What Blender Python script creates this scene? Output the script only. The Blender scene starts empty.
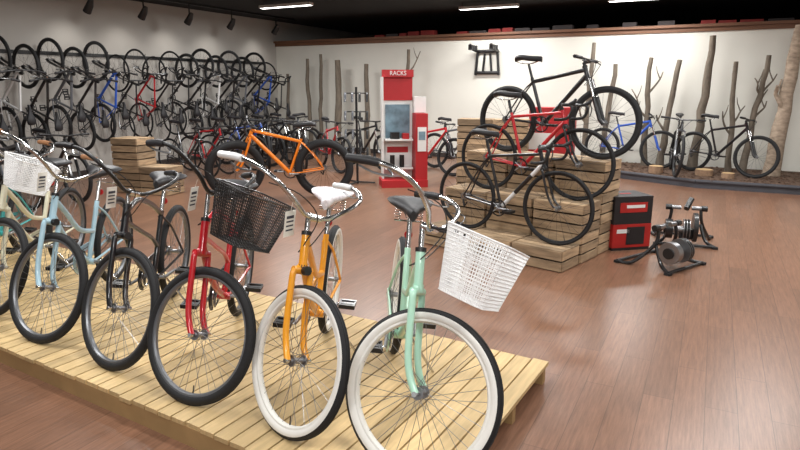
import bpy, math, random
from mathutils import Matrix, Vector
random.seed(7)
R=math.radians
D=bpy.data
scene=bpy.context.scene
scene.view_settings.view_transform='Standard'
scene.view_settings.exposure=0.0

def lin(c):
    out=[]
    for x in c:
        x/=255.0
        out.append(x/12.92 if x<=0.04045 else ((x+0.055)/1.055)**2.4)
    return tuple(out)+(1.0,)

def mat(name,rgb,rough=0.5,metal=0.0,coat=0.0,var=0.0,nscale=8.0,bump=0.0,emit=0.0,stretch=None,island=0.0):
    m=D.materials.new(name); m.use_nodes=True
    nt=m.node_tree; b=nt.nodes['Principled BSDF']
    col=lin(rgb)
    b.inputs['Base Color'].default_value=col
    b.inputs['Roughness'].default_value=rough
    b.inputs['Metallic'].default_value=metal
    b.inputs['Coat Weight'].default_value=coat
    b.inputs['Coat Roughness'].default_value=0.08
    if emit>0:
        b.inputs['Emission Color'].default_value=col
        b.inputs['Emission Strength'].default_value=emit
    if var>0 or bump>0:
        tc=nt.nodes.new('ShaderNodeTexCoord'); mp=nt.nodes.new('ShaderNodeMapping')
        nt.links.new(tc.outputs['Object'],mp.inputs['Vector'])
        if stretch: mp.inputs['Scale'].default_value=stretch
        no=nt.nodes.new('ShaderNodeTexNoise'); no.inputs['Scale'].default_value=nscale
        no.inputs['Detail'].default_value=6
        nt.links.new(mp.outputs['Vector'],no.inputs['Vector'])
        if var>0:
            mr=nt.nodes.new('ShaderNodeMapRange')
            mr.inputs['From Min'].default_value=.25; mr.inputs['From Max'].default_value=.75
            mr.inputs['To Min'].default_value=1-var; mr.inputs['To Max'].default_value=1+var
            nt.links.new(no.outputs['Fac'],mr.inputs['Value'])
            val=mr.outputs['Result']
            if island>0:
                ge=nt.nodes.new('ShaderNodeNewGeometry'); m2=nt.nodes.new('ShaderNodeMapRange')
                m2.inputs['To Min'].default_value=1-island; m2.inputs['To Max'].default_value=1+island
                nt.links.new(ge.outputs['Random Per Island'],m2.inputs['Value'])
                mu=nt.nodes.new('ShaderNodeMath'); mu.operation='MULTIPLY'
                nt.links.new(val,mu.inputs[0]); nt.links.new(m2.outputs['Result'],mu.inputs[1]); val=mu.outputs[0]
            vm=nt.nodes.new('ShaderNodeVectorMath'); vm.operation='SCALE'
            vm.inputs[0].default_value=col[:3]
            nt.links.new(val,vm.inputs['Scale'])
            nt.links.new(vm.outputs['Vector'],b.inputs['Base Color'])
        if bump>0:
            bp=nt.nodes.new('ShaderNodeBump'); bp.inputs['Strength'].default_value=bump; bp.inputs['Distance'].default_value=.01
            nt.links.new(no.outputs['Fac'],bp.inputs['Height']); nt.links.new(bp.outputs['Normal'],b.inputs['Normal'])
    return m

RUB=mat('rubber_black',(28,28,30),.75,var=.15,nscale=60,bump=.2)
WHT=mat('whitewall',(230,228,222),.6,var=.03)
CHR=mat('chrome',(205,205,205),.2,1.0,var=.05)
ALU=mat('aluminium',(150,150,152),.35,.9,var=.08)
BLK=mat('satin_black',(22,22,24),.4,coat=.2,var=.1)
PLA=mat('black_vinyl',(34,33,36),.5,var=.1,nscale=30,bump=.1)
RIMB=mat('rim_black',(28,28,30),.35,.3,var=.1)
RIMG=mat('rim_grey',(120,122,126),.35,.6,var=.08)
SPK=mat('spoke_steel',(140,140,140),.35,.8,var=.05)
SPKD=mat('spoke_dark',(50,50,52),.4,.5,var=.05)
TAG=mat('paper_tag',(236,234,226),.8,var=.03)
TAGD=mat('tag_print',(60,60,70),.8,var=.1)
def paint(n,c): return mat('paint_'+n,c,.3,0,.7,var=.04,nscale=3)
MINT=paint('mint',(180,226,202)); ORG=paint('amber',(240,160,30)); RED=paint('red',(190,22,34))
BLKP=paint('black',(20,20,24)); LBL=paint('powder_blue',(168,200,214)); CRM=paint('cream',(226,222,196))
FORG=paint('orange',(240,130,20)); BLU=paint('blue',(40,90,190)); TEAL=paint('teal',(60,160,160)); WHP=paint('white',(225,225,225)); GRY=paint('grey',(95,98,104))
BASKW=mat('white_mesh',(240,240,240),.5,var=.02); TANG=mat('tan_grip',(150,105,70),.7,var=.1)
FLOR=mat('white_floral_vinyl',(228,222,226),.5,var=.25,nscale=45)

def catm(pts,k=6):
    P=[Vector(p) for p in pts]; out=[]
    n=len(P)
    for i in range(n-1):
        p0=P[max(i-1,0)];p1=P[i];p2=P[i+1];p3=P[min(i+2,n-1)]
        for j in range(k):
            t=j/k
            out.append(0.5*((2*p1)+(p2-p0)*t+(2*p0-5*p1+4*p2-p3)*t*t+(3*p1-p0-3*p2+p3)*t**3))
    out.append(P[-1]); return out

class MB:
    def __init__(s): s.v=[];s.f=[];s.fm=[];s.mats=[];s.M=Matrix()
    def mi(s,m):
        if m not in s.mats: s.mats.append(m)
        return s.mats.index(m)
    def add(s,vs,fs,m):
        b=len(s.v)
        for v in vs: s.v.append(tuple(s.M@Vector(v)))
        ml=isinstance(m,list)
        if not ml: i=s.mi(m)
        for k,f in enumerate(fs):
            s.f.append(tuple(b+a for a in f)); s.fm.append(s.mi(m[k]) if ml else i)
    def tube(s,pts,r,m,n=8,closed=False,caps=True):
        P=[Vector(p) for p in pts]; N=len(P)
        rs=r if isinstance(r,(list,tuple)) else [r]*N
        T=[]
        for i in range(N):
            if closed: t=P[(i+1)%N]-P[i-1]
            else: t=P[min(i+1,N-1)]-P[max(i-1,0)]
            if t.length<1e-9: t=Vector((0,0,1))
            T.append(t.normalized())
        a=Vector((0,0,1)) if abs(T[0].z)<.9 else Vector((1,0,0))
        u=T[0].cross(a).normalized()
        vs=[]
        for i in range(N):
            u=(u-T[i]*u.dot(T[i]))
            if u.length<1e-6: u=T[i].orthogonal()
            u.normalize(); w=T[i].cross(u)
            for j in range(n):
                an=2*math.pi*j/n
                vs.append(P[i]+(u*math.cos(an)+w*math.sin(an))*rs[i])
        fs=[]
        L=N if closed else N-1
        for i in range(L):
            for j in range(n):
                a0=i*n+j;a1=i*n+(j+1)%n;b0=((i+1)%N)*n+j;b1=((i+1)%N)*n+(j+1)%n
                fs.append((a0,a1,b1,b0))
        if caps and not closed:
            fs.append(tuple(range(n-1,-1,-1))); fs.append(tuple((N-1)*n+j for j in range(n)))
        s.add(vs,fs,m)
    def box(s,c,d,m):
        x,y,z=c;a,b,e=d[0]/2,d[1]/2,d[2]/2
        vs=[(x+i*a,y+j*b,z+k*e) for i in(-1,1) for j in(-1,1) for k in(-1,1)]
        s.add(vs,[(0,1,3,2),(4,6,7,5),(0,4,5,1),(2,3,7,6),(0,2,6,4),(1,5,7,3)],m)
    def ring(s,prof,seg,ms):
        n=len(prof); vs=[];fs=[];mm=[]
        for i in range(seg):
            a=2*math.pi*i/seg;c=math.cos(a);q=math.sin(a)
            for (rr,y) in prof: vs.append((rr*c,y,rr*q))
        for i in range(seg):
            for j in range(n):
                k=(j+1)%n;i2=(i+1)%seg
                fs.append((i*n+j,i*n+k,i2*n+k,i2*n+j)); mm.append(ms[j] if isinstance(ms,list) else ms)
        s.add(vs,fs,mm)
    def loft(s,secs,m):
        n=len(secs[0]);vs=[p for q in secs for p in q];fs=[]
        for i in range(len(secs)-1):
            for j in range(n):
                k=(j+1)%n; fs.append((i*n+j,i*n+k,(i+1)*n+k,(i+1)*n+j))
        fs.append(tuple(range(n-1,-1,-1))); fs.append(tuple((len(secs)-1)*n+j for j in range(n)))
        s.add(vs,fs,m)
    def mesh(s,name,ang=40):
        me=D.meshes.new(name); me.from_pydata(s.v,[],s.f)
        for m in s.mats: me.materials.append(m)
        me.polygons.foreach_set('material_index',s.fm)
        me.polygons.foreach_set('use_smooth',[True]*len(s.f))
        me.update()
        try: me.set_sharp_from_angle(angle=R(ang))
        except Exception: pass
        return me
    def obj(s,name,M=None,ang=40):
        o=D.objects.new(name,s.mesh(name,ang)); scene.collection.objects.link(o)
        if M is not None: o.matrix_world=M
        return o

def wheel(b,r,tw,hi,white,rimm,nsp,spm):
    seg=72 if hi else 36
    n=16 if hi else 8
    R0=r-tw/2; prof=[];ms=[]
    for j in range(n):
        a=2*math.pi*j/n; prof.append((R0+math.cos(a)*tw/2,math.sin(a)*tw/2))
    for j in range(n):
        a=2*math.pi*(j+.5)/n
        ms.append(white if (white and math.cos(a)<.3) else RUB)
    b.ring(prof,seg,ms)
    if hi: # tread ribs
        pr=[(r+.0015,-tw*.18),(r+.0015,-tw*.06),(r-.002,-tw*.06),(r-.002,-tw*.18)]
        b.ring(pr,seg,RUB); b.ring([(a,-c) for a,c in pr][::-1],seg,RUB)
    ri=r-tw*.93; w=max(tw*.32,.009)
    b.ring([(ri+.004,-w),(ri+.004,w),(ri-.006,w),(ri-.013,w*.45),(ri-.013,-w*.45),(ri-.006,-w)],seg,rimm)
    b.tube([(0,-.045,0),(0,.045,0)],.014,ALU,10)
    for y in(-.032,.032): b.tube([(0,y-.002,0),(0,y+.002,0)],.026,ALU,12)
    b.tube([(0,-.062,0),(0,.062,0)],.006,CHR,6)
    for i in range(nsp):
        a=2*math.pi*i/nsp; side=.03 if i%2 else -.03
        off=.45 if (i//2)%2 else -.45
        p0=(.024*math.cos(a+off*2),side,.024*math.sin(a+off*2)); p1=((ri-.012)*math.cos(a),side*.12,(ri-.012)*math.sin(a))
        b.tube([p0,p1],.0013 if hi else .0014,spm,3,caps=False)
    if hi: # valve stem
        b.tube([(0,0,-(ri-.012)),(0,0,-(ri-.05))],.003,BLK,5)

def saddle(b,m,wide,M0):
    sv=b.M.copy(); b.M=b.M@M0
    S=[(-.145,.5,.004),(-.13,.85,.012),(-.09,1,.022),(-.04,.9,.018),(.01,.62,.01),(.06,.36,.006),(.11,.25,.004),(.145,.2,.0),(.158,.1,-.006)]
    secs=[]
    for x,w,z in S:
        hw=wide*w; ring=[]
        for j in range(14):
            a=2*math.pi*j/14; c=math.cos(a);q=math.sin(a)
            ring.append((x,hw*math.copysign(abs(c)**.8,c),z+(q*.026 if q>0 else q*.03)))
        secs.append(ring)
    b.loft(secs,m)
    for y in(-.022,.022): b.tube([(.12,y*.6,-.02),(.04,y,-.045),(-.06,y,-.045),(-.11,y*2,-.025)],.0035,CHR,6)
    if wide>.1:
        for y in(-.06,.06):
            pts=[(-.1+.016*math.cos(t*.9),y+.016*math.sin(t*.9),-.085+.0022*t) for t in range(30)]
            b.tube(pts,.003,CHR,5)
        b.tube([(-.1,-.075,-.09),(-.1,.075,-.09)],.005,CHR,6); b.tube([(-.1,0,-.09),(.0,0,-.06)],.006,CHR,6)
    b.M=sv

def rrect(w,d,rad,n):
    pts=[]
    per=2*(w+d)
    for i in range(n):
        t=i/n*per
        if t<w: p=(-w/2+t,-d/2)
        elif t<w+d: p=(w/2,-d/2+t-w)
        elif t<2*w+d: p=(w/2-(t-w-d),d/2)
        else: p=(-w/2,d/2-(t-2*w-d))
        x,y=p
        cx=max(-w/2+rad,min(w/2-rad,x)); cy=max(-d/2+rad,min(d/2-rad,y))
        dx,dy=x-cx,y-cy; L=math.hypot(dx,dy)
        if dx and dy: x,y=cx+dx/L*rad,cy+dy/L*rad
        pts.append((x,y))
    return pts
def basket(b,m,M0,wt=.37,dt=.27,h=.25,nv=92,nr=17,wr=.0024,k0=1.0):
    wt*=k0;dt*=k0;h*=k0
    sv=b.M.copy(); b.M=b.M@M0
    top=rrect(dt,wt,.05*k0,nv); bot=rrect(dt*.72,wt*.74,.04*k0,nv)
    for k in range(nr+1):
        t=k/nr
        pts=[(x0*(1-t)+x1*t+ (1-t)*0.02,y0*(1-t)+y1*t,-h*(1-t)) for (x0,y0),(x1,y1) in zip(bot,top)]
        b.tube(pts,.0045 if k==nr else wr,m,5 if k==nr else 4,closed=True)
    for i in range(nv):
        b.tube([(bot[i][0]+.02,bot[i][1],-h),(top[i][0],top[i][1],0)],wr,m,3,caps=False)
    for i in range(1,14):
        y=-wt*.37+wt*.74*i/14; b.tube([(-dt*.36+.02,y,-h),(dt*.36+.02,y,-h)],wr,m,3,caps=False)
    for i in range(1,10):
        x=-dt*.36+dt*.72*i/10+.02; b.tube([(x,-wt*.37,-h),(x,wt*.37,-h)],wr,m,3,caps=False)
    b.M=sv

def bike(style,fm,hi=False,steer=0,white=None,rimm=None,sadm=None,bars=None,gripm=None,bask=None,tag=False,fork=None,step=False,spm=None,barup=0,crank=0.0,accent=None,nsp=None,sweep=1.0,bkx=.0,bkz=.0,bks=1.0):
    b=MB(); rimm=rimm or RIMB; sadm=sadm or PLA; bars=bars or BLK; gripm=gripm or PLA; fork=fork or fm
    spm=spm or (SPK if hi else SPKD); nsp=nsp or (36 if hi else 18)
    nt=12 if hi else 7
    if style=='cruiser': r,tw,wb,bb,tilt,off,crown,hl=.335,(.049 if white else .046),1.12,(.45,.29),21,.045,.40,.15; sc=(.30,.68); sad=(.235,.895)
    elif style=='road': r,tw,wb,bb,tilt,off,crown,hl=.34,.028,1.0,(.41,.275),17,.045,.372,.15; sc=(.26,.78); sad=(.2,.97)
    elif style=='fat': r,tw,wb,bb,tilt,off,crown,hl=.385,.10,1.15,(.45,.33),21,.045,.45,.12; sc=(.29,.76); sad=(.23,.95)
    else: r,tw,wb,bb,tilt,off,crown,hl=.35,.052,1.08,(.43,.315),20,.04,.45,.11; sc=(.28,.76); sad=(.22,.97)
    tl=R(tilt); ax=(wb,r)
    P0=Vector((wb-off*math.cos(tl),0,r-off*math.sin(tl)))
    up=Vector((-math.sin(tl),0,math.cos(tl)))
    H=lambda t:P0+up*t
    hb=crown+.02; ht=hb+hl
    V=lambda x,z,y=0:(x,y,z)
    # rear wheel
    b.M=Matrix.Translation((0,0,r)); wheel(b,r,tw,hi,white,rimm,nsp,spm); b.M=Matrix()
    ft=.017 if style=='cruiser' else .016
    if style in('mtb','fat'): ft=.019
    st=Vector(V(*sc)); B=Vector(V(*bb))
    sdir=(st-B).normalized()
    b.tube([B,st+sdir*.02],ft*.95,fm,nt)
    b.tube([st,st+sdir*((sad[1]-.05-st.z)/sdir.z)],.0135,CHR if style=='cruiser' else BLK,nt)
    b.tube([H(hb),H(ht)],ft*1.2,fm,nt)
    b.tube([H(hb-.008),H(hb+.006)],ft*1.4,BLK,nt); b.tube([H(ht-.006),H(ht+.012)],ft*1.4,BLK,nt)
    b.tube([B+Vector((0,-.037,0)),B+Vector((0,.037,0))],.023,fm,nt)
    if style=='cruiser' and step:
        a=H(ht-.03);c=H(hb+.03)
        b.tube(catm([a,a+Vector((-.12,0,-.10)),Vector((.58,0,.56)),B+sdir*.22],6),ft,fm,nt)
        b.tube(catm([c,c+Vector((-.10,0,-.14)),Vector((.64,0,.42)),B],6),ft*1.05,fm,nt)
    elif style=='cruiser':
        a=H(ht-.03);c=H(hb+.03)
        b.tube(catm([a,a+Vector((-.18,0,.03)),Vector((.48,0,.78)),st],6),ft,fm,nt)
        b.tube(catm([a+Vector((.02,0,-.05)),Vector((.68,0,.66)),Vector((.48,0,.56)),B+sdir*.2],6),ft*.8,fm,nt)
        b.tube(catm([c,c+Vector((-.08,0,-.14)),Vector((.66,0,.42)),B],6),ft*1.05,fm,nt)
    else:
        b.tube([H(ht-.03),st-sdir*.02],ft*(.9 if style=='road' else 1.05),fm,nt)
        b.tube([H(hb+.03),B],ft*(1.25 if style!='fat' else 1.4),accent or fm,nt)
        if accent: b.tube([H(hb+.03)*.35+B*.65,H(hb+.03)*.75+B*.25],ft*1.3,fm,nt)
    for s in(-1,1):
        b.tube(catm([B+Vector((-.02,s*.025,0)),Vector((.33,s*(tw/2+.012),bb[1]+.01)),Vector((0,s*.058,r))],4),.009,fm,8)
        b.tube(catm([st-sdir*.02+Vector((0,s*.012,0)),Vector((st.x*.62,s*(tw/2+.01),r+(st.z-r)*.66)),Vector((0,s*.058,r))],4),.008,fm,8)
        b.tube([(0,s*.05,r),(0,s*.066,r)],.011,CHR,8)
    # drivetrain (rider right = -y)
    yc=-.05
    b.M=Matrix.Translation((bb[0],yc,bb[1])); cr=.075 if style=='cruiser' else .085
    b.ring([(cr,-.002),(cr,.002),(cr-.014,.002),(cr-.014,-.002)],28,BLK if style!='cruiser' else CHR)
    for i in range(5):
        a=i*1.2566; b.tube([(0,0,0),((cr-.01)*math.cos(a),0,(cr-.01)*math.sin(a))],.005,ALU,4)
    b.M=Matrix()
    b.tube([(bb[0],-.07,bb[1]),(bb[0],.07,bb[1])],.012,ALU,8)
    for s in(-1,1):
        ca=crank+(0 if s<0 else math.pi)
        e=(bb[0]+.17*math.cos(ca),s*.085,bb[1]+.17*math.sin(ca))
        b.tube([(bb[0],s*.07,bb[1]),e],[.012,.009],ALU if style!='mtb' else BLK,8)
        pc=Vector(e)+Vector((0,s*.06,0)); b.tube([e,pc+Vector((0,s*.035,0))],.006,CHR,6)
        for dx in(-.04,.04): b.box(pc+Vector((dx,0,0)),(.014,.09,.024),BLK)
        for dy in(-.042,.042): b.box(pc+Vector((0,dy,0)),(.09,.01,.02),BLK)
        b.box(pc,(.03,.08,.016),BLK)
    cg=.036
    b.tube([(bb[0],yc,bb[1]+cr),(0,yc,r+cg)],.003,BLK,5); b.tube([(bb[0],yc,bb[1]-cr),(0,yc,r-cg)],.003,BLK,5)
    b.M=Matrix.Translation((0,yc,r)); b.ring([(cg,-.004),(cg,.012),(.014,.012),(.014,-.004)],16,ALU); b.M=Matrix()
    if style=='cruiser':
        pts=[]
        for t in range(0,13):
            a=-math.pi*.45+ t/12*math.pi*.95; pts.append((bb[0]+(cr+.02)*math.cos(a),bb[1]+(cr+.02)*math.sin(a)))
        pts+= [(.12,r+.06),(.04,r+.05),(.04,r+.02),(.14,r+.02),(bb[0]-.08,bb[1]+.045),(bb[0]-.03,bb[1]-.03)]
        vs=[(x,yc-.018,z) for x,z in pts]+[(x,yc-.012,z) for x,z in pts]; n=len(pts)
        b.add(vs,[tuple(range(n)),tuple(range(2*n-1,n-1,-1))]+[(i,(i+1)%n,(i+1)%n+n,i+n) for i in range(n)],fm if step else BLK)
        b.tube([(.36,.03,.28),(.31,.21,.022)],.007,CHR,8)
        q=st+sdir*.08; b.tube([q,q+Vector((-.03,0,0))],.006,BLK,6); b.tube([q+Vector((-.03,0,0)),q+Vector((-.038,0,0))],.022,RED,12)
    else:
        b.tube([(.0,yc-.01,r-.03),(.02,yc-.015,r-.10)],.01,BLK,6)
        b.tube([(.02,yc-.015,r-.10),(.05,yc-.012,r-.055)],.007,BLK,6)
    saddle(b,sadm,.125 if style=='cruiser' else .07,Matrix.Translation((sad[0],0,sad[1])))
    # front end
    F=Matrix.Translation(P0)@Matrix.Rotation(-tl,4,'Y')@Matrix.Rotation(R(steer),4,'Z')
    b.M=F@Matrix.Translation((off,0,0)); wheel(b,r,tw,hi,white,rimm,nsp,spm)
    b.M=F
    fy=max(.05,tw/2+.02)
    for s in(-1,1):
        if style=='mtb':
            b.tube([(0.02,s*.058,crown),(0.02,s*.058,.2)],.016,CHR,8)
            b.tube([(0.02,s*.058,.27),(0.02,s*.058,.04),(off,s*.056,-.01)],.021,fork if fork else BLK,8)
        else:
            ra=.015 if style!='road' else .011
            b.tube(catm([(0,s*.02,crown+.012),(0,s*fy*.93,crown-.01),(0,s*fy,crown-.06),(0,s*fy,.15),(off*.35,s*(fy*.98),.06),(off,s*.054,0)],5),ra,fork,nt)
        b.tube([(off,s*.05,0),(off,s*.07,0)],.011,CHR,8)
    b.tube([(0,0,crown-.005),(0,0,crown+.03)],.024,fork,nt)
    b.tube([(0,-fy,crown),(0,fy,crown)],.018,fork,nt)
    if style=='cruiser' and hi and not bask:
        b.tube([(0.02,0,crown),(.045,0,crown)],.022,BLK,10)
    sh=ht+ (.09 if style=='cruiser' else .045)+barup
    b.tube([(0,0,ht),(0,0,sh)],.0125 if style=='cruiser' else .016,CHR if style=='cruiser' else BLK,nt)
    L=F@Matrix.Translation((0,0,sh))@Matrix.Rotation(tl,4,'Y')
    b.M=L
    if style=='cruiser':
        b.tube([(0,0,-.005),(.05,0,.0)],.017,CHR,nt)
        b.tube([(.05,-.03,0),(.05,.03,0)],.018,CHR,nt)
        w=sweep
        for s in(-1,1):
            pts=catm([(.05,0,0),(.055,s*.07,.012),(.06,s*.16,.07),(.02,s*.25,.125),(.02-.10*w,s*.305,.15),(.02-.21*w,s*.33,.145),(.02-.34*w,s*.345,.12)],7)
            b.tube(pts,.011,bars,10)
            b.tube([pts[-10],pts[-7],pts[-4],pts[-1]],[.0165,.018,.0175,.0165],gripm,12)
            q=pts[-13]
            b.tube(catm([q+Vector((0,0,-.01)),q+Vector((.03,s*.0,-.03)),q+Vector((-.04,s*.02,-.045)),q+Vector((-.11,s*.02,-.04))],4),.0045,ALU,6)
        for s in(-1,1):
            b.tube(catm([(.0,s*.26,.10),(.10,s*.16,.10),(.12,s*.04,.02),(.07,s*.02,-.12),(.02,0,-.18)],5),.0028,BLK,5)
    elif style=='road':
        b.tube([(0,0,0),(.085,0,.0)],.016,BLK,nt)
        for s in(-1,1):
            pts=catm([(.085,0,0),(.085,s*.17,0),(.11,s*.205,0),(.17,s*.21,-.005),(.185,s*.212,-.05),(.15,s*.214,-.115),(.09,s*.216,-.13),(.03,s*.218,-.132)],5)
            b.tube(pts,.0145,bars,8)
            b.tube([(.15,s*.21,.0),(.205,s*.21,.03),(.215,s*.21,.055)],[.017,.018,.012],PLA,8)
            b.tube(catm([(.205,s*.21,.02),(.225,s*.212,-.04),(.21,s*.215,-.11)],4),.005,BLK,6)
    else:
        b.tube([(0,0,0),(.06,0,.008)],.018,BLK,nt)
        for s in(-1,1):
            pts=catm([(.06,0,.008),(.055,s*.12,.02),(.03,s*.33,.03)],4)
            b.tube(pts,.012,bars,8); b.tube([pts[-1],pts[-1]+Vector((-.012,s*.02,0)),(.045,s*.22,.026)],.017,gripm,8)
            b.tube([(.06,s*.2,.02),(.09,s*.22,-.0),(.08,s*.30,-.005)],.006,BLK,6)
            b.tube(catm([(.06,s*.18,.02),(.14,s*.1,.0),(.1,s*.02,-.12),(.03,s*.03,-.22)],4),.0035,BLK,5)
    if bask:
        basket(b,bask,Matrix.Translation((.245+bkx,0,bkz)),k0=bks)
        for s in(-1,1):
            b.tube([(.05,s*.05,0),(.125+bkx,s*.05,-.02+bkz)],.006,BLK,6)
    if tag:
        b.M=L@Matrix.Translation((.02,-.10,-.055))@Matrix.Rotation(R(-20),4,'Z')@Matrix.Rotation(R(14),4,'X')
        b.M=b.M@Matrix.Rotation(R(-50),4,'Z')
        b.box((0,0,0),(.075,.001,.12),TAG)
        for sy in(-.001,.001):
            for k in range(4): b.box((0,sy,.03-k*.02),(.05,.001,.007 if k else .013),TAGD)
        b.tube([(0,0,.055),(.005,.01,.10)],.0012,TAG,4)
    b.M=Matrix()
    info=dict(F=F,off=off,r=r,wb=wb)
    return b,info

def place(b,info,name,fxy,h,z0=0.0,lean=0.0,me=None,sc=1.0):
    r=info['r'];Fm=info['F']@Matrix.Translation((info['off'],0,0)); Rm=Matrix.Translation((0,0,r))
    circ=[Vector((r*math.cos(R(a)),0,r*math.sin(R(a)))) for a in range(0,360,4)]
    al=R(h-90); p=0.0; S=Matrix.Scale(sc,4)
    for it in range(4):
        M=Matrix.Rotation(al,4,'Z')@Matrix.Rotation(R(-lean),4,'X')@Matrix.Rotation(p,4,'Y')@S
        fz=min((M@Fm@c).z for c in circ); rz=min((M@Rm@c).z for c in circ)
        p+=(fz-rz)/(info['wb']*sc)
    A=M@Fm@Vector((0,0,0))
    T=Matrix.Translation((fxy[0]-A.x,fxy[1]-A.y,z0-rz+.001))
    if me is None: me=b.mesh(name)
    o=D.objects.new(name,me); scene.collection.objects.link(o); o.matrix_world=T@M
    return o

# ---------------- camera
cam=D.cameras.new('camera'); co=D.objects.new('camera',cam); scene.collection.objects.link(co)
cam.sensor_width=36; cam.lens=27.0; co.location=(0,0,1.63); co.rotation_euler=(R(90-13.13),0,0)
cam.clip_start=.05; cam.clip_end=100
scene.camera=co

# ---------------- room shell
E1=Vector((.888,-.459,0)).normalized(); E2=Vector((.459,.888,0)).normalized()
AW=math.atan2(E1.y,E1.x)
CORN=E1*(-.45)+Vector((-2.8,15.9,0))
CEIL=3.22; WT=2.67
RM=Matrix.Translation(CORN)@Matrix.Rotation(AW,4,'Z')   # local x along back wall, local y depth(+ behind)
wallm=mat('wall_cream_paint',(226,224,215),.85,var=.03,nscale=2)
wallg=mat('wall_greige_paint',(182,178,172),.85,var=.04,nscale=1.5)
ceilm=mat('ceiling_black',(16,15,17),.9,var=.2,nscale=3)
darkw=mat('dark_wall',(34,26,26),.9,var=.2,nscale=1)  # dark colour stands in for the unlit space behind the partition
trimw=mat('trim_wood',(112,76,54),.6,var=.2,nscale=6,stretch=(.3,4,4))
basem=mat('baseboard_dark',(60,52,48),.6,var=.1)
# floor
fl=D.materials.new('floor_laminate'); fl.use_nodes=True; nt=fl.node_tree; bs=nt.nodes['Principled BSDF']
tc=nt.nodes.new('ShaderNodeTexCoord'); mp=nt.nodes.new('ShaderNodeMapping'); nt.links.new(tc.outputs['Object'],mp.inputs['Vector'])
mp.inputs['Rotation'].default_value=(0,0,R(90))
br=nt.nodes.new('ShaderNodeTexBrick'); br.inputs['Scale'].default_value=1; br.inputs['Brick Width'].default_value=1.2; br.inputs['Row Height'].default_value=.15
br.inputs['Mortar Size'].default_value=.0018; br.inputs['Color1'].default_value=(.90,.90,.90,1); br.inputs['Color2'].default_value=(1.12,1.11,1.10,1); br.inputs['Mortar'].default_value=(.55,.55,.55,1)
br.inputs['Bias'].default_value=0; br.offset=.37
nt.links.new(mp.outputs['Vector'],br.inputs['Vector'])
m2=nt.nodes.new('ShaderNodeMapping'); m2.inputs['Scale'].default_value=(1.6,22,1); nt.links.new(mp.outputs['Vector'],m2.inputs['Vector'])
no=nt.nodes.new('ShaderNodeTexNoise'); no.inputs['Scale'].default_value=2.6; no.inputs['Detail'].default_value=9; no.inputs['Roughness'].default_value=.7
nt.links.new(m2.outputs['Vector'],no.inputs['Vector'])
cr=nt.nodes.new('ShaderNodeValToRGB'); cr.color_ramp.elements[0].position=.25; cr.color_ramp.elements[0].color=lin((98,69,53)); cr.color_ramp.elements[1].position=.78; cr.color_ramp.elements[1].color=lin((150,110,87))
nt.links.new(no.outputs['Fac'],cr.inputs['Fac'])
mx=nt.nodes.new('ShaderNodeVectorMath'); mx.operation='MULTIPLY'; nt.links.new(cr.outputs['Color'],mx.inputs[0]); nt.links.new(br.outputs['Color'],mx.inputs[1])
nt.links.new(mx.outputs['Vector'],bs.inputs['Base Color']); bs.inputs['Roughness'].default_value=.3
bp=nt.nodes.new('ShaderNodeBump'); bp.inputs['Strength'].default_value=.04; nt.links.new(no.outputs['Fac'],bp.inputs['Height']); nt.links.new(bp.outputs['Normal'],bs.inputs['Normal'])
b=MB(); b.box((7,-7,-.05),(16,26,.1),fl); b.obj('floor',RM)
b=MB(); b.box((7,-7,CEIL+.05),(16,26,.1),ceilm); b.obj('ceiling',RM)
b=MB(); b.box((7,.08,WT/2),(14.0,.16,WT),wallm); b.obj('wall_back',RM)
b=MB(); b.box((-.08,-7,CEIL/2),(.16,26,CEIL),wallg); b.obj('wall_left',RM)
b=MB(); b.box((14.08,-7,CEIL/2),(.16,26,CEIL),wallg); b.obj('wall_right',RM)
b=MB(); b.box((7,5.9,CEIL/2),(14,.16,CEIL),darkw); b.obj('wall_stockroom',RM)
b=MB(); b.box((7,.06,WT+.025),(14,.3,.05),trimw); b.box((7,-.02,WT-.04),(14,.03,.08),trimw); b.obj('trim_1',RM)
b=MB(); b.box((7,-.012,.05),(14,.02,.1),basem); b.obj('baseboard_back',RM)
b=MB(); b.box((.012,-7,.05),(.02,14,.1),basem); b.obj('baseboard_left',RM)
# stock boxes on the ledge
redb=mat('dark_red_carton',(120,32,28),.8,var=.3); grb=mat('dark_grey_carton',(48,42,42),.8,var=.2)
b=MB(); x=2.9
while x<11.8:
    w=random.uniform(.2,.5); hh=random.uniform(.04,.11)
    if random.random()<.7: b.box((x+w/2,.1,WT+.051+hh/2),(w*.85,.18,hh),redb if random.random()<.5 else grb)
    x+=w
b.obj('ledge_stock_boxes',RM)

# ---------------- front pine platform
pine=mat('pine_slats',(202,174,126),.6,var=.18,nscale=5,stretch=(9,.8,4),bump=.1,island=.17)
pined=mat('pine_frame',(166,134,90),.7,var=.16,nscale=5)
PM=Matrix.Translation((.829,3.097,0))@Matrix.Rotation(R(-31),4,'Z')
b=MB(); x=0
while x>-6.6:
    w=.086; b.box((x-w/2,-.7335+random.uniform(-.008,.008),.109),(w,1.467,.022),pine); x-=w+.010
for y in(-.03,-.5,-.97,-1.44): b.box((-3.3,y,.049),(6.58,.045,.098),pined)
b.obj('wooden_display_platform',PM)

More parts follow.
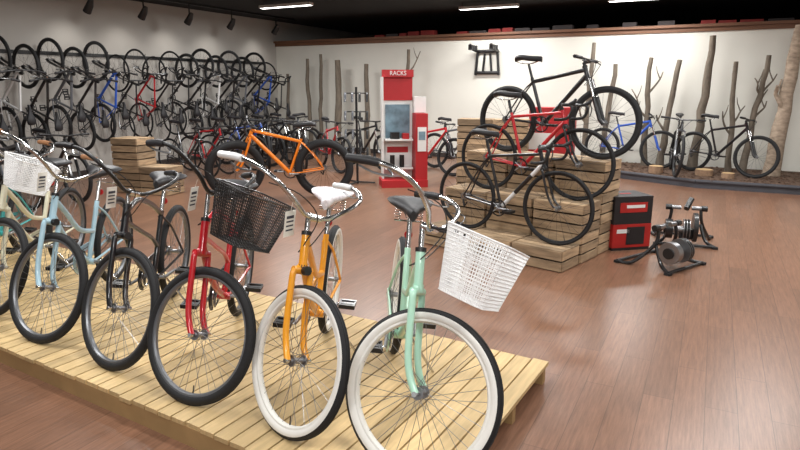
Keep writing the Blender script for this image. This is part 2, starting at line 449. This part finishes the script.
# ---------------- front row cruisers
Z=.12
def cruiser(name,xy,h,lean=5,**k):
    bb,i=bike('cruiser',hi=True,**k); return place(bb,i,name,xy,h,Z,lean)
cruiser('cruiser_bicycle',(.082,2.18),3,lean=6,fm=MINT,steer=61,white=WHT,rimm=WHT,bars=CHR,bask=BASKW,step=True,barup=.02,sweep=.8,bkx=.05,bkz=.05)
cruiser('cruiser_bicycle',(-.455,2.455),-3,fm=ORG,steer=48,white=WHT,rimm=WHT,bars=CHR,gripm=WHP,sadm=FLOR,step=True,tag=True,barup=.0)
cruiser('cruiser_bicycle',(-.985,2.748),2,fm=RED,steer=62,bars=BLK,bask=BLK,tag=True,barup=.06,rimm=RIMG,sweep=.45,bkx=.05,bkz=.09)
cruiser('cruiser_bicycle',(-1.542,3.106),3,fm=BLKP,steer=54,bars=BLK,tag=True,barup=.0,rimm=RIMG,sweep=.7)
cruiser('cruiser_bicycle',(-2.14,3.461),3,fm=LBL,steer=62,bars=CHR,gripm=TANG,step=True,barup=.03,rimm=RIMG,tag=True)
cruiser('cruiser_bicycle',(-2.72,3.88),4,fm=CRM,steer=58,bars=CHR,gripm=TANG,step=True,bask=BASKW,tag=True,barup=.1,rimm=RIMG,bkx=.03,bkz=.06,bks=.8)
cruiser('cruiser_bicycle',(-3.3,4.28),4,fm=TEAL,steer=55,bars=CHR,step=True)

# ---------------- crates
cratew=mat('weathered_crate_wood',(158,134,106),.8,var=.4,nscale=5,stretch=(1,1,6),bump=.3,island=.42)
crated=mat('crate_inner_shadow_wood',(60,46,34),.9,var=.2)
def crate(b,x0,x1,y0,y1,z0,z1):
    t=.014; n=max(2,round((z1-z0)/.095)); hh=(z1-z0)/n
    for k in range(n):
        zc=z0+hh*(k+.5)
        for y in(y0+t/2,y1-t/2): b.box(((x0+x1)/2,y,zc),(x1-x0-.012,t,hh-.018),cratew)
        for x in(x0+t/2,x1-t/2): b.box((x,(y0+y1)/2,zc),(t,y1-y0-2*t-.002,hh-.018),cratew)
    for x in(x0+.03,x1-.03):
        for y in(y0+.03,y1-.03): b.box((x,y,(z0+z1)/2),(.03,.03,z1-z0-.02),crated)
    m=max(3,round((y1-y0)/.1)); w=(y1-y0)/m
    for k in range(m): b.box(((x0+x1)/2,y0+w*(k+.5),z1-t/2+.001),(x1-x0-.004,w-.014,t),cratew)
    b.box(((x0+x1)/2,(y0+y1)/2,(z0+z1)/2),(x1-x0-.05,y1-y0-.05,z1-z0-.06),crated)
CM=Matrix.Translation((1.04,5.65,0))@Matrix.Rotation(math.atan2(-.66,.75),4,'Z')
b=MB()
for (y0,y1,zt,nl) in((-.16,.2,.2,1),(.2,.6,.56,2),(.6,1.02,.92,3)):
    for i in range(3):
        x0=-.92+i*.535
        for l in range(nl):
            j=random.uniform(-.008,.008)
            crate(b,x0+j,x0+.515+j,y0,y1-.008,zt/nl*l,zt/nl*(l+1)-.004)
b.obj('tiered_crate_display',CM)
def onTier(bm,name,bb,z,sp=.5):
    p=CM@Vector((sp,bb,0)); return place(bm[0],bm[1],name,(p.x,p.y),48.7,z,0)
onTier(bike('road',BLKP,hi=True,steer=4,accent=WHP,spm=SPKD,nsp=24),'road_bicycle',0.02,.2)
onTier(bike('road',RED,hi=True,steer=6,spm=SPKD,nsp=24,fork=BLKP),'road_bicycle',.4,.56)
onTier(bike('mtb',BLKP,hi=True,steer=8,fork=BLKP,spm=SPKD,nsp=28),'mountain_bicycle',.8,.92,.55)
# other crates
b=MB(); crate(b,-.5,.0,-.2,.2,0,.42); crate(b,-.5,.0,-.2,.2,.42,.84); crate(b,.0,.5,-.2,.2,0,.42)
b.obj('crate_stack',Matrix.Translation((-3.9,9.25,0))@Matrix.Rotation(R(-20),4,'Z'))
b=MB()
for i in range(2):
    for l in range(3): crate(b,i*.52,i*.52+.515,-.2,.2,l*.38,l*.38+.378)
b.obj('crate_stack',Matrix.Translation((.9,9.2,0))@Matrix.Rotation(R(-15),4,'Z'))

# ---------------- fat bike
fb=bike('fat',FORG,hi=True,steer=20,spm=SPKD,fork=FORG,nsp=28)
place(fb[0],fb[1],'fat_tire_bicycle',(-2.40,8.7),-84,0,3,sc=1.12)

# ---------------- hanging bikes on left wall
cols=[BLKP,GRY,BLKP,RED,BLKP,WHP,BLKP,BLU,BLKP,BLKP]
vars_=[]
for i,c in enumerate(cols):
    st='road' if i%3==0 else 'mtb'
    bb,inf=bike(st,c,steer=0,fork=BLKP if i%2 else c,crank=i*.7)
    vars_.append((bb.mesh('hung_bike_mesh_%d'%i),inf))
k=.9; i=0
while k<10.2:
    P=CORN-E2*k+E1*.03; z=.84+(.12 if i%2 else 0)
    X=Vector((0,0,1));Zv=E1;Y=Zv.cross(X)
    M=Matrix(((X.x,Y.x,Zv.x,P.x),(X.y,Y.y,Zv.y,P.y),(X.z,Y.z,Zv.z,z),(0,0,0,1)))
    o=D.objects.new('wall_hung_bicycle',vars_[(i*7)%10][0]); scene.collection.objects.link(o); o.matrix_world=M
    k+=.42; i+=1
b=MB()
b.box((.012,-5.5,2.16),(.022,10,.06),BLK)
for j in range(i): 
    y=-(.9+.42*j); zz=2.16
    b.tube(catm([(.02,y+.04,zz),(.10,y+.04,zz+.02),(.12,y+.04,zz+.07)],4),.006,BLK,6)
b.obj('wall_bike_rack',RM)
# standing bikes in front of left wall
k=1.9;j=0
while k<9.2:
    if not (5.3<k<7.3):
        P=CORN-E2*k+E1*(2.25+.1*(j%2))
        me,inf=vars_[(j*3+1)%10]
        place(None,inf,'mountain_bicycle',(P.x,P.y),62.7+random.uniform(-8,8),0,3,me=me)
    k+=.62;j+=1

# ---------------- bikes along back wall
def backbike(s,d,h,ci,z=0):
    P=Vector((-2.8,15.9,0))+E1*s-E2*d; me,inf=vars_[ci]
    place(None,inf,'mountain_bicycle',(P.x,P.y),h,z,3,me=me)
backbike(.9,2.3,-60,4); backbike(5.9,2.0,50,1)
redm=bike('mtb',RED,steer=12,fork=BLKP); blkm=bike('mtb',BLKP,steer=-8)
rme=redm[0].mesh('red_bike_mesh'); bme=blkm[0].mesh('black_bike_mesh')
for (x,y,h,me,inf) in((-1.1,11.3,27,rme,redm[1]),(-1.85,11.6,25,bme,blkm[1]),(-2.6,11.9,22,bme,blkm[1]),(-.35,11.7,38,bme,blkm[1]),(.98,10.95,45,rme,redm[1])):
    place(None,inf,'mountain_bicycle',(x,y),h,0,3,me=me)
mb=bike('mtb',BLKP,steer=10); place(mb[0],mb[1],'mountain_bicycle',(5.85,9.85),35,.13,3)
mb=bike('mtb',BLKP,steer=5,fork=GRY); place(mb[0],mb[1],'mountain_bicycle',(4.62,9.95),-20,.13,3)
mb=bike('mtb',BLU,steer=15); place(mb[0],mb[1],'mountain_bicycle',(4.75,11.0),50,.13,3)

# ---------------- mulch bed
mul=mat('bark_mulch',(92,70,56),.95,var=.5,nscale=25,bump=1)
curb=mat('bed_curb_grey',(70,70,76),.7,var=.1)
poly=[(3.4,12.55),(3.6,11.1),(4.8,9.65),(6.1,9.0),(8.3,8.6),(8.6,9.85)]
b=MB(); n=len(poly)
b.add([(x,y,0) for x,y in poly]+[(x,y,.125) for x,y in poly],[tuple(range(n,2*n)),tuple(range(n-1,-1,-1))]+[(i,(i+1)%n,(i+1)%n+n,i+n) for i in range(n)],[mul,curb]+[curb]*n)
for i in range(n-2):
    p=poly[i];q=poly[i+1]; b.tube([(p[0],p[1],.11),(q[0],q[1],.11)],.03,curb,8)
def inside(x,y):
    c=False
    for i in range(n):
        x1,y1=poly[i];x2,y2=poly[i-1]
        if (y1>y)!=(y2>y) and x<(x2-x1)*(y-y1)/(y2-y1)+x1: c=not c
    return c
cnt=0
while cnt<750:
    x=random.uniform(3.5,8.4);y=random.uniform(8.7,12.4)
    if inside(x,y):
        b.M=Matrix.Translation((x,y,.128))@Matrix.Rotation(random.uniform(0,3),4,'Z')@Matrix.Rotation(random.uniform(-.4,.4),4,'Y')
        b.box((0,0,0),(random.uniform(.03,.08),random.uniform(.015,.035),.012),mul); cnt+=1
b.M=Matrix(); b.obj('mulch_display_bed')
logm=mat('log_bark',(150,122,98),.9,var=.3,nscale=20,bump=.6); logc=mat('log_cut',(196,164,120),.8,var=.2)
for (x,y,rr,hh) in((5.2,10.2,.14,.1),(5.45,9.9,.10,.08),(4.5,10.5,.12,.12)):
    b=MB(); b.tube([(0,0,0),(0,0,hh)],rr,logm,16); b.tube([(0,0,hh),(0,0,hh+.004)],rr*.9,logc,16); b.obj('log_slice',Matrix.Translation((x,y,.126)))

# ---------------- trees
bark=mat('tree_bark',(112,102,90),.9,var=.35,nscale=14,stretch=(1,1,.4),bump=.8)
barkl=mat('birch_bark',(166,148,130),.9,var=.4,nscale=10,stretch=(1,1,2.2),bump=.6)
def tree(s,d,h,r,lean,br,m=None,seed=0,z=0):
    rnd=random.Random(seed+int(s*100)); P=Vector((-2.8,15.9,0))+E1*s-E2*d
    b=MB(); pts=[];rs=[]; N=9
    for i in range(N+1):
        t=i/N; pts.append(Vector((lean*t*h+rnd.uniform(-.02,.02),rnd.uniform(-.015,.015),h*t))); rs.append(r*(1-.35*t)*rnd.uniform(.93,1.07))
    rs[0]*=1.2; b.tube(pts,rs,m or bark,10)
    for k in range(br):
        i=rnd.randint(3,N-2); p=pts[i]; s2=rnd.choice((-1,1)); L=rnd.uniform(.25,.5)
        q=[p,p+Vector((s2*L*.3,rnd.uniform(-.05,.05),L*.35)),p+Vector((s2*L*.5,rnd.uniform(-.1,.05),L*.75)),p+Vector((s2*L*.65,rnd.uniform(-.1,.05),L*1.1))]
        b.tube(catm(q,3),[rs[i]*.5*(1-.07*j) for j in range(10)],m or bark,7)
        e=q[2]; b.tube([e,e+Vector((-s2*.06,.02,.14)),e+Vector((-s2*.08,.02,.24))],[rs[i]*.25,rs[i]*.18,rs[i]*.1],m or bark,6)
    b.obj('bare_tree_trunk',Matrix.Translation((P.x,P.y,z)))
for a in((.23,.5,1.9,.05,.02,0),(.92,.5,2.25,.06,-.02,0),(1.16,.45,2.35,.055,.03,0),(1.8,.6,2.2,.10,.01,0),(2.54,.5,2.1,.075,0,0),(3.54,.5,2.4,.06,.03,3)): tree(*a)
for a in((7.52,.4,2.3,.055,.02,1),(7.85,.4,1.9,.06,.09,0),(8.66,.5,2.0,.06,-.02,3),(8.95,.5,1.95,.065,.09,1),(9.52,.6,2.35,.085,.05,0),(10.1,.6,1.9,.055,-.05,2),(10.3,.6,2.0,.06,.12,4)): tree(*a,z=.126)
tree(10.75,.9,2.45,.13,.05,1,m=barkl,z=.126)

# ---------------- kiosk
kred=mat('kiosk_red',(172,30,36),.5,var=.05); kwh=mat('poster_white',(226,226,224),.6,var=.04); kgr=mat('poster_photo_grey',(110,136,150),.6,var=.5,nscale=6)
b=MB()
b.box((0,0,.06),(.86,.46,.12),kred); b.box((-.08,.2,.95),(.56,.05,1.72),kwh)
b.box((-.08,.165,1.62),(.56,.03,.38),kred)
b.box((-.375,.12,.95),(.03,.22,1.72),kwh)
b.box((-.08,.16,1.08),(.46,.02,.56),kgr); b.box((-.08,.16,.5),(.46,.02,.42),kwh); b.box((-.08,.148,.6),(.4,.01,.1),kred)
b.box((-.08,.14,1.87),(.58,.1,.12),kred)
b.box((.32,.02,.66),(.22,.40,1.12),kred); b.box((.32,.1,1.36),(.22,.2,.26),kwh); b.box((.32,-.19,.8),(.16,.012,.4),kwh); b.box((.32,-.197,.86),(.12,.008,.14),kgr)
for z in(.3,.78): b.box((-.08,.05,z),(.52,.24,.025),kwh)
for x in(-.2,-.02): b.tube([(x,.02,.315),(x,.02,.52)],.045,BLK,10)
b.box((-.15,.04,.85),(.16,.14,.11),BLK); b.box((.05,.04,.84),(.12,.14,.09),kred)
ko=b.obj('red_display_kiosk',Matrix.Translation((.05,9.9,0))@Matrix.Rotation(R(8),4,'Z')@Matrix.Diagonal((.88,1,.97,1)))
cu=D.curves.new('header_text','FONT'); cu.body='RACKS'; cu.size=.10; cu.extrude=.003; cu.align_x='CENTER'; cu.align_y='CENTER'; cu.materials.append(kwh)
to=D.objects.new('header_text',cu); scene.collection.objects.link(to); to.parent=ko; to.location=(-.08,.085,1.87); to.rotation_euler=(R(90),0,0)
# accessory rack next to it
b=MB()
b.tube([(0,0,0),(0,0,1.6)],.02,BLK,8)
for a in range(3): b.tube([(0,0,.03),(.3*math.cos(a*2.1),.3*math.sin(a*2.1),.015)],.014,BLK,6)
for z in(.6,.9,1.2,1.5):
    b.tube([(-.2,0,z),(.2,0,z)],.01,BLK,6)
    for x in(-.18,-.06,.06,.18): b.tube(catm([(x,0,z),(x,-.08,z-.02),(x,-.1,z-.14)],3),.02,BLK if (x>0) else GRY,6)
b.obj('accessory_stand',Matrix.Translation((-.72,10.1,0)))
# wall mounted rack
b=MB()
for x in(-.22,.22): b.tube(catm([(x,0,0),(x*1.05,-.25,.02),(x*1.05,-.45,.06),(x*1.05,-.5,.12)],4),.035,BLK,8)
b.tube([(-.22,-.04,0),(.22,-.04,0)],.035,BLK,8); b.tube([(-.26,-.04,-.45),(.26,-.04,-.45)],.035,BLK,8)
b.tube([(-.1,-.04,-.45),(-.06,-.04,-.05)],.025,BLK,8); b.tube([(.1,-.04,-.45),(.06,-.04,-.05)],.025,BLK,8)
for x in(-.22,.22): b.tube([(x,-.04,0),(x*1.2,-.04,-.5)],.03,BLK,8)
for y in(-.2,-.35,-.45):
    for x in(-.23,.23): b.box((x,y,.06),(.09,.06,.10),PLA)
P=Vector((-2.8,15.9,0))+E1*5.3-E2*.01
b.obj('car_bike_rack',Matrix.Translation((P.x,P.y,2.34))@Matrix.Rotation(AW,4,'Z'))
# red boxes behind tier display
b=MB()
b.box((0,0,.55),(.75,.4,1.1),kred); b.box((0,0,1.2),(.6,.35,.2),kred); b.box((-.1,-.205,.8),(.4,.01,.25),kwh)
b.box((.1,-.205,.35),(.4,.01,.3),BLK)
b.obj('red_product_boxes',Matrix.Translation((2.3,9.3,0))@Matrix.Rotation(R(-20),4,'Z'))

# ---------------- trainer boxes + trainers
cb=mat('carton_black_print',(32,28,30),.6,var=.2); cr_=mat('carton_red_print',(170,32,28),.6,var=.15)
b=MB()
b.box((0,0,.275),(.42,.34,.55),cb)
b.box((0,-.172,.15),(.42,.004,.24),cr_); b.box((-.212,0,.15),(.004,.34,.24),cr_); b.box((.212,0,.15),(.004,.34,.24),cr_)
b.box((.04,-.176,.15),(.2,.004,.18),cb); b.box((-.1,-.176,.2),(.14,.004,.04),kwh)
b.box((-.216,0,.14),(.004,.2,.12),cb)
b.box((0,-.173,.44),(.3,.004,.1),cr_); b.box((.02,-.177,.45),(.2,.004,.03),kwh); b.box((-.212,0,.45),(.004,.22,.1),cr_); b.box((-.216,0,.45),(.004,.12,.03),kwh)
b.box((0,0,.552),(.12,.03,.004),cr_)
b.obj('bike_trainer_carton',Matrix.Translation((2.3,6.04,0))@Matrix.Rotation(R(12),4,'Z'))
def trainer(name,x,y,rot,big=False):
    b=MB()
    for s in(-1,1):
        b.tube(catm([(-.3*s,.28,.015),(-.26*s,.15,.03),(-.16*s,0,.22),(-.14*s,0,.36)],5),.017,BLK,8)
        b.tube(catm([(.28*s,-.22,.015),(.2*s,-.1,.05),(.15*s,0,.2)],5),.017,BLK,8)
        b.tube([(.14*s,0,.37),(.05*s,0,.37)],.022,ALU,10); b.tube([(.14*s,0,.37),(.2*s,0,.37)],.03,BLK,10)
        b.box((.28*s,-.22,.012),(.05,.05,.024),RUB); b.box((-.3*s,.28,.012),(.05,.05,.024),RUB)
    b.tube([(-.3,.28,.02),(.3,.28,.02)],.015,BLK,8); b.tube([(-.28,-.22,.02),(.28,-.22,.02)],.015,BLK,8)
    b.box((0,-.12,.12),(.12,.1,.1),BLK)
    b.tube([(-.16,-.16,.17),(.02,-.16,.17)],.035,ALU,16)
    for q in range(5): b.tube([(-.03+q*.014,-.16,.17),(-.024+q*.014,-.16,.17)],.11,BLK if q%2 else ALU,22)
    b.tube([(-.2,-.16,.17),(-.13,-.16,.17)],.10,ALU if not big else BLK,22); b.tube([(-.215,-.16,.17),(-.2,-.16,.17)],.05,BLK,16)
    if big:
        b.tube([(.06,-.16,.2),(.1,-.16,.2)],.15,BLK,26); b.tube([(.1,-.16,.2),(.11,-.16,.2)],.09,GRY,20)
        b.tube([(0,0,.36),(.05,.1,.45)],.03,BLK,8)
    b.obj(name,Matrix.Translation((x,y,0))@Matrix.Rotation(R(rot),4,'Z'))
trainer('bike_trainer',2.46,5.38,35)
trainer('bike_trainer',3.02,6.2,-20,True)

# ---------------- lights
hous=mat('light_housing',(200,200,198),.5,var=.03); emi=mat('lamp_tube',(255,252,246),.5,emit=6)
def fixture(x,y,rot,e,L=1.2):
    b=MB(); b.box((0,0,.06),(L,.14,.05),hous); b.box((0,0,.033),(L-.03,.1,.006),emi)
    for sx in(-.45,.45): b.tube([(sx*L,0,.08),(sx*L,0,CEIL-3.06)],.006,BLK,6)
    o=b.obj('ceiling_strip_light',Matrix.Translation((x,y,3.06))@Matrix.Rotation(rot,4,'Z'))
    l=D.lights.new('lamp','AREA'); l.shape='RECTANGLE'; l.size=L; l.size_y=.3; l.energy=e; l.color=(1,.99,.97)
    lo=D.objects.new('lamp',l); scene.collection.objects.link(lo); lo.parent=o; lo.location=(0,0,.02)
for (x,y,e) in((1.73,12.4,62),(4.3,11.2,62),(-2.2,12.2,75),(-3.6,9.0,75),(-.4,10,80),(2.4,9.2,80),(5.2,7.6,60),(-2.6,6.2,60),(.4,7.2,62),(3.6,6.2,62),(-3.6,3.6,55),(-1.1,3.6,50),(1.6,4.2,50),(4.2,3.6,55),(-1.6,.6,62),(1.2,.6,62),(0,-2,60)):
    fixture(x,y,AW,e)
# spot track
b=MB(); TX=.75
b.box((TX,-3.4,CEIL-.02),(.035,6.4,.035),BLK)
SY=(-.9,-2.4,-3.6,-4.7,-5.8)
for y in SY:
    b.tube([(TX,y,CEIL-.03),(TX,y,CEIL-.26)],.014,BLK,8)
    b.tube([(TX+.06,y,CEIL-.2),(TX+.01,y,CEIL-.29),(TX-.08,y,CEIL-.39)],[.04,.06,.07],BLK,14)
tk=b.obj('track_spotlights',RM)
for y in SY:
    l=D.lights.new('spot_lamp','SPOT'); l.energy=14; l.spot_size=R(110); l.spot_blend=1.0; l.shadow_soft_size=.08; l.color=(1,.96,.9)
    lo=D.objects.new('spot_lamp',l); scene.collection.objects.link(lo); lo.parent=tk; lo.location=(TX-.1,y,CEIL-.42)
    lo.rotation_euler=(0,R(35),0)
w=D.worlds.new('world'); scene.world=w; w.use_nodes=True
w.node_tree.nodes['Background'].inputs[0].default_value=(1,.99,.97,1); w.node_tree.nodes['Background'].inputs[1].default_value=.65
